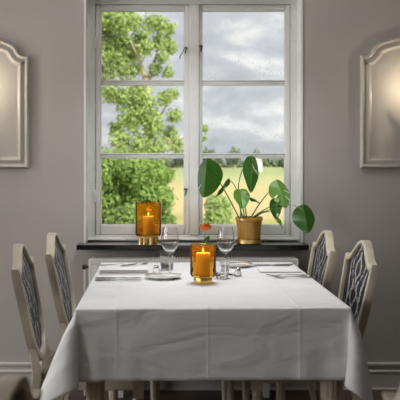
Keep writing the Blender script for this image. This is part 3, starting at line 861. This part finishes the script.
def blade_leaf(name, base, tip, w, nrm, mat, parent, fold=.35, curl=.0, heart=0.0, slits=(), wave=0.0, rows=14, cols=12, droop=0.0):
    """leaf blade from base to tip, folded along the midrib; heart > 0 gives lobes beyond the base"""
    base, tip = Vector(base), Vector(tip); ax = tip - base; L = ax.length; ax.normalize()
    nrm = Vector(nrm); nrm = (nrm - ax * nrm.dot(ax)).normalized(); sd_ = ax.cross(nrm).normalized()
    v = []; f = []; uv = []
    for i in range(rows + 1):
        r = i / rows
        wid = (math.sin(PI * min(.999, max(.001, r ** .6))) ** .72) * w / 2
        for j in range(cols + 1):
            s = j / cols * 2 - 1
            t_ = r - heart * (abs(s) ** 1.2) * (1 - r) ** 2.5
            p = base + ax * (L * t_) + sd_ * (s * wid * math.cos(fold)) + nrm * (abs(s) * wid * math.sin(fold)) + nrm * (curl * L * (t_ ** 2)) \
                + Vector((0, 0, -droop * L * t_ * t_)) + nrm * (wave * math.sin(9 * t_ + 2 * s) * abs(s))
            v.append(p); uv.append((s, r))
    for i in range(rows):
        for j in range(cols):
            s = ((j + .5) / cols * 2 - 1); r = (i + .5) / rows
            if any(a <= r - .22 * (abs(s) - c) <= b and (abs(s) > c) and (sg == 0 or sg * s > 0) for a, b, c, sg in slits): continue
            f.append((i * (cols + 1) + j, i * (cols + 1) + j + 1, (i + 1) * (cols + 1) + j + 1, (i + 1) * (cols + 1) + j))
    o = MB().add(v, f).build(name, mat, parent, smooth=80)
    ul = o.data.uv_layers.new(name='UVMap')
    for lp in o.data.loops: ul.data[lp.index].uv = uv[lp.vertex_index]
    return o
blade_leaf('leaf', (.0, 0, .150), (.022, -.01, .185), .022, (.2, -1, .3), M['leaf'], rose)
blade_leaf('leaf', (-.002, 0, .135), (-.016, -.01, .158), .018, (.2, -1, .3), M['leaf'], rose)
blade_leaf('leaf', (.0, 0, .165), (.026, .0, .168), .016, (.2, -1, .3), M['leaf'], rose)

# bread plates
def plate(loc, lab):
    root = tag(empty('bread_plate', loc), lab, 'plate', 'white bread plates')
    MB().lathe([(0, .003), (.050, .003), (.052, 0), (.056, 0), (.060, .004), (.086, .013), (.0865, .0145), (.084, .0155), (.060, .0075), (.052, .0065), (0, .0065)], 56).build('dish', M['china'], root, smooth=50)
    return root
plate((-.060, 3.60, ZT), 'white bread plate in front of the left wine glass')
plate((.308, 4.00, ZT), 'white bread plate near the back of the table before the radiator')

def knife(loc, rz, L=.215, name='table_knife', lab=None, group=None, pitch=0, roll=0):
    root = tag(empty(name, loc), lab, 'knife', group); root.rotation_euler = (roll, pitch, rz)
    hl = L * .45
    MB().tube([(-L / 2, 0, .004), (-L / 2 + .01, 0, .004), (-L / 2 + hl * .6, 0, .004), (-L / 2 + hl, 0, .004)], [.0045, .0068, .0058, .0042], 10, .55).build('handle', M['silver'], root)
    x0 = -L / 2 + hl - .004; v = []; f = []
    prof = [(x0, -.003, .004), (x0 + .012, -.008, .006), (x0 + .05, -.0095, .0075), (L / 2 - .02, -.008, .0075), (L / 2 - .006, -.002, .0072), (L / 2, .0065, .0065)]
    for x, a, b in prof:
        v += [(x, a, .0035), (x, b, .0030), (x, b, .0050), (x, a, .0042)]
    for r in range(len(prof) - 1):
        for k in range(4): f.append((r * 4 + k, r * 4 + (k + 1) % 4, (r + 1) * 4 + (k + 1) % 4, (r + 1) * 4 + k))
    n = len(prof) * 4; f += [(3, 2, 1, 0), (n - 4, n - 3, n - 2, n - 1)]
    MB().add(v, f).build('blade', M['silver'], root, smooth=30)
    return root
def fork(loc, rz, L=.195, lab=None, group=None, pitch=0):
    root = tag(empty('table_fork', loc), lab, 'fork', group); root.rotation_euler = (0, pitch, rz)
    MB().tube([(-L / 2, 0, .003), (-L / 2 + .02, 0, .004), (-L / 2 + .06, 0, .006), (.02, 0, .009), (.032, 0, .008)], [.0060, .0062, .0042, .0030, .0040], 10, .45).build('handle', M['silver'], root)
    def ribbon(pts, th=.0016):
        v = []; f = []
        for x, y0, y1, z in pts: v += [(x, y0, z), (x, y1, z), (x, y1, z + th), (x, y0, z + th)]
        for r in range(len(pts) - 1):
            for k in range(4): f.append((r * 4 + k, r * 4 + (k + 1) % 4, (r + 1) * 4 + (k + 1) % 4, (r + 1) * 4 + k))
        n = len(pts) * 4; f += [(3, 2, 1, 0), (n - 4, n - 3, n - 2, n - 1)]
        return v, f
    hd = MB().add(*ribbon([(.028, -.004, .004, .0075), (.036, -.009, .009, .0045), (.046, -.0118, .0118, .0025), (.056, -.0122, .0122, .0025)])).build('head', M['silver'], root)
    for k in range(4):
        y = -.0105 + k * .007
        MB().add(*ribbon([(.055, y - .0018, y + .0018, .0025), (.075, y - .0016, y + .0016, .004), (L / 2, y - .0007, y + .0007, .0085)])).build('tine', M['silver'], hd)
    return root
def napkin(loc, w, d, rz, lab, th=1.0):
    root = tag(empty('folded_napkin', loc, rz), lab, 'napkin', 'folded white napkins')
    for k, (z0, z1, sc_) in enumerate(((0, .0085, 1.0), (.0085, .0165, .985), (.0165, .0235, .97))):
        z0, z1 = z0 * th, z1 * th
        v = []; f = []; N = 14; Mm = 8
        for top in (0, 1):
            for i in range(N + 1):
                for j in range(Mm + 1):
                    x = (i / N - .5) * w * sc_; y = (j / Mm - .5) * d * sc_
                    z = (z1 - .0006 if top else z0 + .0002) + (th * .0016 * math.sin(13 * x + 5 * k) * math.cos(11 * y) if (top and k == 2) else 0)
                    if top and (j in (0, Mm) or i in (0, N)): z -= .0025 * th
                    v.append((x, y, z))
        q = (N + 1) * (Mm + 1); id_ = lambda t_, i, j: t_ * q + i * (Mm + 1) + j
        for i in range(N):
            for j in range(Mm):
                f.append((id_(1, i, j), id_(1, i + 1, j), id_(1, i + 1, j + 1), id_(1, i, j + 1)))
                f.append((id_(0, i, j), id_(0, i, j + 1), id_(0, i + 1, j + 1), id_(0, i + 1, j)))
        for i in range(N):
            f.append((id_(0, i, 0), id_(0, i + 1, 0), id_(1, i + 1, 0), id_(1, i, 0))); f.append((id_(0, i + 1, Mm), id_(0, i, Mm), id_(1, i, Mm), id_(1, i + 1, Mm)))
        for j in range(Mm):
            f.append((id_(0, 0, j + 1), id_(0, 0, j), id_(1, 0, j), id_(1, 0, j + 1))); f.append((id_(0, N, j), id_(0, N, j + 1), id_(1, N, j + 1), id_(1, N, j)))
        MB().add(v, f).build('fold_layer', M['napkin'], root, smooth=50)
    return root
g1, g2 = 'cutlery of the left place setting', 'cutlery of the right place setting'
napkin((-.252, 3.845, ZT), .235, .24, math.radians(2), 'thick folded white napkin with forks on it at the left of the table')
fork((-.290, 3.85, ZT + .0235), math.radians(3), lab='steel fork lying lengthwise on the left napkin', group=g1)
fork((-.205, 3.875, ZT + .0235), math.radians(38), L=.165, lab='shorter steel fork lying aslant on the left napkin', group=g1)
knife((-.265, 3.585, ZT), math.radians(2), lab='steel table knife on the cloth nearest the left napkin', group=g1)
knife((-.260, 3.520, ZT), math.radians(1), lab='steel table knife left of the plate, nearest the front table edge', group=g1)
napkin((.505, 3.865, ZT), .20, .19, math.radians(1), 'folded white napkin between knife and forks at the right of the table', .3)
knife((.500, 4.04, ZT), math.radians(183), lab='steel table knife behind the right napkin near the radiator', group=g2)
knife((.485, 3.995, ZT), math.radians(182), L=.20, lab='steel table knife close behind the right napkin', group=g2)
fork((.520, 3.665, ZT), math.radians(184), lab='steel fork on the cloth in front of the right napkin', group=g2)
fork((.535, 3.605, ZT), math.radians(181), L=.18, lab='steel fork nearest the front edge on the right of the table', group=g2)
knife((.335, 4.005, ZT + .0155), math.radians(20), L=.16, name='butter_knife', lab='small butter knife lying across the bread plate near the radiator', pitch=0)
knife((-.055, 3.60, ZT + .0155), math.radians(5), L=.165, name='butter_knife', lab='small butter knife lying across the bread plate at the front')
def shaker(loc, lab):
    root = tag(empty('salt_shaker', loc), lab, 'shaker', 'small glass and steel shakers')
    MB().lathe([(0, 0), (.015, 0), (.017, .003), (.0165, .018), (.012, .027), (0, .027)], 24).build('body', M['glass'], root, smooth=50)
    MB().lathe([(.0122, .0272), (.0125, .034), (.009, .040), (0, .042)], 24).build('cap', M['silver'], root, smooth=50)
shaker((-.095, 3.745, ZT), 'tiny glass shaker with steel cap beside the left wine glass')
shaker((.290, 3.655, ZT), 'tiny glass shaker with steel cap beside the right wine glass')

# ================================================================== plant on the sill
PXc, PYc, PZc = .412, 4.400, .8305
plant = tag(empty('potted_monstera', (PXc, PYc, PZc)), 'leafy green monstera in a glossy ochre pot on the black window sill', 'potted plant')
MB().lathe([(0, .006), (.062, .006), (.0635, .010), (.0695, .100), (.0745, .128), (.0785, .130), (.0785, .146), (.0765, .149), (.0725, .147), (.0700, .128), (0, .126)], 48).build('pot', M['pot'], plant, smooth=40)
MB().lathe([(0, 0), (.066, 0), (.0705, .004), (.0715, .024), (.0695, .0245), (.068, .006), (0, .0055)], 48).build('saucer', M['brass'], plant, smooth=40)
MB().lathe([(.0698, .127), (.06, .136), (.03, .141), (0, .140)], 32).build('soil', M['soil'], plant, smooth=60)
def W3(px, py, D):    # measured picture position -> place in the room, relative to the plant
    return Vector(((px - 176) * D / 780 - PXc, D - PYc, CAM_H - (py - 160) * D / 780 - PZc))
LEAVES = [  # base, tip (picture x, y, depth), width, normal, fold, curl, heart, slits, material
    ((206, 166, 4.29), (203, 197, 4.24), .215, (-.42, -1, .25), -.80, -.08, .26, ((.52, .57, .45, 1),), 'leaf'),
    ((227, 180, 4.36), (215, 195, 4.30), .050, (-.5, -.7, .9), -.75, -.1, .15, (), 'leaf'),
    ((252, 162, 4.36), (252, 192, 4.28), .100, (.35, -1, .25), -.30, -.06, .22, (), 'leaf'),
    ((241, 193, 4.34), (243, 209, 4.28), .094, (.05, -1, .45), .25, .0, .25, (), 'leaf_young'),
    ((250, 197, 4.38), (260, 203, 4.33), .030, (.1, -.6, .8), -.6, 0, .15, (), 'leaf'),
    ((278, 184, 4.33), (287, 206, 4.25), .130, (.15, -1, .55), -.5, -.12, .22, ((.40, .45, .40, 1), (.50, .55, .35, -1), (.62, .67, .35, 1), (.28, .32, .45, -1)), 'leaf_young'),
    ((276, 202, 4.32), (276, 219.5, 4.27), .074, (-.2, -1, .25), .30, 0, .22, (), 'leaf'),
    ((277, 216, 4.36), (284, 228, 4.33), .030, (.6, -.9, .2), -.5, -.1, .12, (), 'leaf_young'),
    ((304, 210, 4.20), (308, 233, 4.15), .150, (.05, -1, .30), -.62, .0, .26, (), 'leaf'),
]
lv = []
for b, t_, w_, nr, fo, cu, he, sl, mt in LEAVES:
    lv.append(blade_leaf('leaf', W3(*b), W3(*t_), w_, nr, M[mt], plant, fo, cu, he, sl, wave=.004, rows=44, cols=36))
STEMS = [  # petioles from the soil to each leaf base
    [(239.5, 219, 4.40), (233, 206, 4.40), (226, 193, 4.36), (219, 181, 4.33), (212, 168, 4.32), (206, 166, 4.29)],
    [(241, 219, 4.41), (240, 204, 4.40), (238, 194, 4.39), (233, 183, 4.38), (227, 180, 4.36)],
    [(243, 219, 4.40), (238.5, 200, 4.40), (239, 182, 4.39), (244, 167, 4.38), (251, 163, 4.36)],
    [(244.5, 219, 4.38), (243, 208, 4.38), (242, 199, 4.37), (241, 193, 4.34)],
    [(247, 219, 4.42), (245, 206, 4.41), (246, 199, 4.40), (250, 197, 4.38)],
    [(250, 219, 4.41), (258, 206, 4.39), (268, 193, 4.36), (275, 186, 4.34), (279, 184, 4.33)],
    [(252, 219, 4.39), (260, 213, 4.38), (269, 210, 4.36), (274, 205, 4.35), (276, 202, 4.32)],
    [(253, 219, 4.41), (262, 213, 4.40), (271, 212, 4.38), (277, 216, 4.36)],
    [(251, 219, 4.38), (262, 211, 4.36), (276, 205, 4.30), (292, 205, 4.24), (303, 210, 4.20)],
]
def smooth_pts(pts, n=6):
    P_ = [pts[0]] + pts + [pts[-1]]; res = []
    for i in range(1, len(P_) - 2):
        for k in range(n):
            t_ = k / n; a, b, c, d = P_[i - 1:i + 3]
            res.append(.5 * ((2 * b) + (c - a) * t_ + (2 * a - 5 * b + 4 * c - d) * t_ ** 2 + (3 * b - a - 3 * c + d) * t_ ** 3))
    return res + [pts[-1]]
for st in STEMS:
    pts = smooth_pts([W3(*p) for p in st]); pts[0].z = .128
    MB().tube(pts, [.0040 - .0022 * k / (len(pts) - 1) for k in range(len(pts))], 8).build('petiole', M['stem'], plant, smooth=60)

# ================================================================== garden and fields outside
GZ = -.5
v = []; f = []; NX, NY = 40, 40
m_ = MB()
for i in range(NX + 1):
    for j in range(NY + 1):
        x = -160 + 320 * i / NX; y = 5 + 595 * (j / NY) ** 2
        v.append((x, y, GZ + .25 * math.sin(x * .05 + y * .03) * min(1, y / 80)))
for i in range(NX):
    for j in range(NY): f.append((i * (NY + 1) + j, (i + 1) * (NY + 1) + j, (i + 1) * (NY + 1) + j + 1, i * (NY + 1) + j + 1))
tag(m_.add(v, f).build('ground', M['field'], smooth=60), kind='structure')

def leaf_cards(centers, radii, n, size, squash=(1, 1, 1), shell=.55):
    centers = np.array(centers, float); radii = np.array(radii, float)
    w_ = radii ** 2; k = rng.choice(len(centers), n, p=w_ / w_.sum())
    d = rng.normal(size=(n, 3)); d /= np.linalg.norm(d, axis=1)[:, None]
    rr = radii[k] * (shell + (1 - shell) * rng.random(n)) * (.85 + .3 * rng.random(n))
    c = centers[k] + d * rr[:, None] * np.array(squash)
    nrm = d + rng.normal(0, .55, (n, 3)); nrm /= np.linalg.norm(nrm, axis=1)[:, None]
    t_ = np.cross(nrm, rng.normal(size=(n, 3))); t_ /= np.linalg.norm(t_, axis=1)[:, None]
    b = np.cross(nrm, t_); s = size * (.6 + .8 * rng.random(n))[:, None]
    q = np.stack([c - t_ * s, c + b * s * .55 + nrm * s * .15, c + t_ * s, c - b * s * .55 + nrm * s * .15], 1).reshape(-1, 3)
    return q.tolist(), [(4 * i, 4 * i + 1, 4 * i + 2, 4 * i + 3) for i in range(n)]
def tree(name, loc, lab, cat, clusters, n, size, mat, trunk=None, group=None, squash=(1, 1, 1), shell=.55):
    root = tag(empty(name, loc), lab, cat, group)
    q, fcs = leaf_cards([c[:3] for c in clusters], [c[3] for c in clusters], n, size, squash, shell)
    MB().add(q, fcs).build('foliage', mat, root, smooth=0)['kind'] = 'stuff'
    if trunk:
        tm = MB()
        for pts, rs in trunk: tm.tube(pts, rs, 8)
        tm.build('trunk', M['bark'], root, smooth=60)
    return root
# the big garden tree in the left sashes
D = 24.; s_px = 780 / D
def TP(px, py, dy=0): return ((px - 176) / s_px + 1.3, dy, CAM_H - (py - 160) / s_px - GZ)
cl = []
for px, py, r in ((104, 30, .55), (112, 22, .5), (124, 26, .6), (135, 20, .4), (118, 42, .65), (106, 55, .6), (130, 50, .6), (141, 34, .42), (152, 24, .36),
                  (160, 30, .40), (169, 28, .32), (166, 42, .36), (158, 46, .36), (172, 52, .26), (162, 58, .3), (146, 52, .35), (120, 66, .55), (104, 74, .5),
                  (134, 72, .38), (155, 70, .30), (168, 74, .26), (112, 94, .45), (126, 100, .5), (140, 96, .55), (146, 112, .6), (132, 120, .6), (154, 128, .5),
                  (165, 100, .33), (173, 92, .26), (174, 116, .34), (170, 134, .40), (176, 146, .34), (114, 128, .35), (122, 142, .5), (140, 145, .55), (158, 148, .5),
                  (88, 40, .6), (82, 70, .6), (78, 104, .5), (72, 130, .5), (204, 131, .14), (206, 125, .10), (205, 138, .11), (196, 134, .16),
                  (110, 10, .45), (96, 12, .5), (126, 12, .35)):
    x, y, z = TP(px, py, random.uniform(-.9, .9) if not (120 < px < 165 and py > 88) else -.8); cl.append((x, y, z, r * .82))
tb = TP(147, 240)
trunk = [([(tb[0], 0, -.05), TP(147, 160), TP(149, 110), TP(147, 84), TP(140, 62), TP(130, 40, .2), TP(124, 26, .2)], [.15, .12, .10, .085, .05, .03, .012]),
         ([TP(147, 86), TP(153, 66), TP(159, 48), TP(164, 30)], [.085, .055, .035, .012]),
         ([TP(148, 120), TP(130, 100, .3), TP(110, 80, .4), TP(90, 60, .5)], [.08, .05, .035, .015]),
         ([TP(148, 130), TP(160, 118, -.3), TP(172, 96, -.3)], [.06, .035, .012]),
         ([TP(148, 150), TP(172, 142, -.3), TP(190, 136, -.3), TP(206, 128, -.2)], [.05, .03, .018, .008])]
tree('garden_tree', (-1.3, D, GZ), 'bright green leafy garden tree filling the left window panes', 'tree', cl, 19000, .064, M['fol_bright'], trunk, shell=.15)
# dense bush in front of it (lower left pane)
D2 = 17.; sp2 = 780 / D2
cl = []
for px, py, r in ((100, 168, .55), (118, 166, .5), (136, 170, .5), (152, 172, .42), (164, 176, .3), (108, 190, .6), (130, 194, .6), (150, 196, .5), (164, 198, .32), (112, 215, .6), (136, 218, .6), (156, 220, .45), (90, 200, .7), (84, 175, .6), (76, 215, .7), (166, 222, .3), (120, 240, .5), (150, 240, .5)):
    cl.append(((px - 176) / sp2 + 1.3, random.uniform(-.4, .4), CAM_H - (py - 160) / sp2 - GZ, r * .85))
tree('garden_bush', (-1.3, D2, GZ), 'dense green bush behind the lower left window pane', 'bush', cl, 24000, .052, M['fol_bush'],
     [([(-.1, 0, -.05), (-.15, 0, .8), (-.3, .1, 1.5)], [.05, .04, .02]), ([(-.1, 0, 0), (.3, 0, .8), (.5, .1, 1.3)], [.04, .03, .015])], shell=.3)
# small clipped shrub seen through the right sash
tree('round_shrub', (1.02, 19.0, GZ + .02), 'small rounded green shrub on the meadow behind the plant pot', 'shrub',
     [(0, 0, .32, .36), (.05, .1, .58, .33), (-.08, 0, .72, .24)], 3500, .05, M['fol_bright'], [([(0, 0, -.05), (0, 0, .4)], [.03, .02])], shell=.3)
# far trees along the field edge
LABF = ['far tree behind the field, directly left of the tall monstera leaf', 'far tree in the row at the end of the field']
for k in range(20):
    x = -48 + k * 5.4 + random.uniform(-.3, .3); y = 150 + random.uniform(-10, 14); h = random.uniform(3.0, 4.6)
    cl = [(random.uniform(-1.1, 1.1), random.uniform(-1, 1), h * random.uniform(.28, .85), random.uniform(.8, 1.25)) for _ in range(7)]
    tree('far_tree', (x, y, GZ - .1), 'dark green tree in the far row at the end of the field', 'tree', cl, 420, .42, M['fol_far'],
         [([(0, 0, -.2), (0, 0, h * .6)], [.16, .08])], 'far row of trees beyond the field', shell=.2)
hc = [(x, random.uniform(-.8, .8), random.uniform(.4, 2.6), 1.3) for x in np.arange(-60, 62, 1.3)]
tree('field_hedgerow', (0, 185, GZ - .1), 'long grey-green hedgerow running along the far end of the field', 'hedge', hc, 9000, .5, M['fol_far'], shell=.2)
# white farm shed among the far trees
sh = tag(empty('farm_shed', (14.2, 140, GZ)), 'tiny white farm shed at the far edge of the field', 'building')
MB().box(-1.1, 1.1, -1.5, 1.5, -.3, 1.7).build('wall', M['white'], sh, smooth=0)
MB().add([(-1.3, -1.7, 1.65), (1.3, -1.7, 1.65), (0, -1.7, 2.6), (-1.3, 1.7, 1.65), (1.3, 1.7, 1.65), (0, 1.7, 2.6)], [(0, 1, 2), (5, 4, 3), (0, 3, 4, 1), (1, 4, 5, 2), (2, 5, 3, 0)]).build('roof', M['base'], sh, smooth=0)
MB().box(-.35, .35, -1.53, -1.49, -.1, 1.2).build('door', M['gasket'], sh, smooth=0)
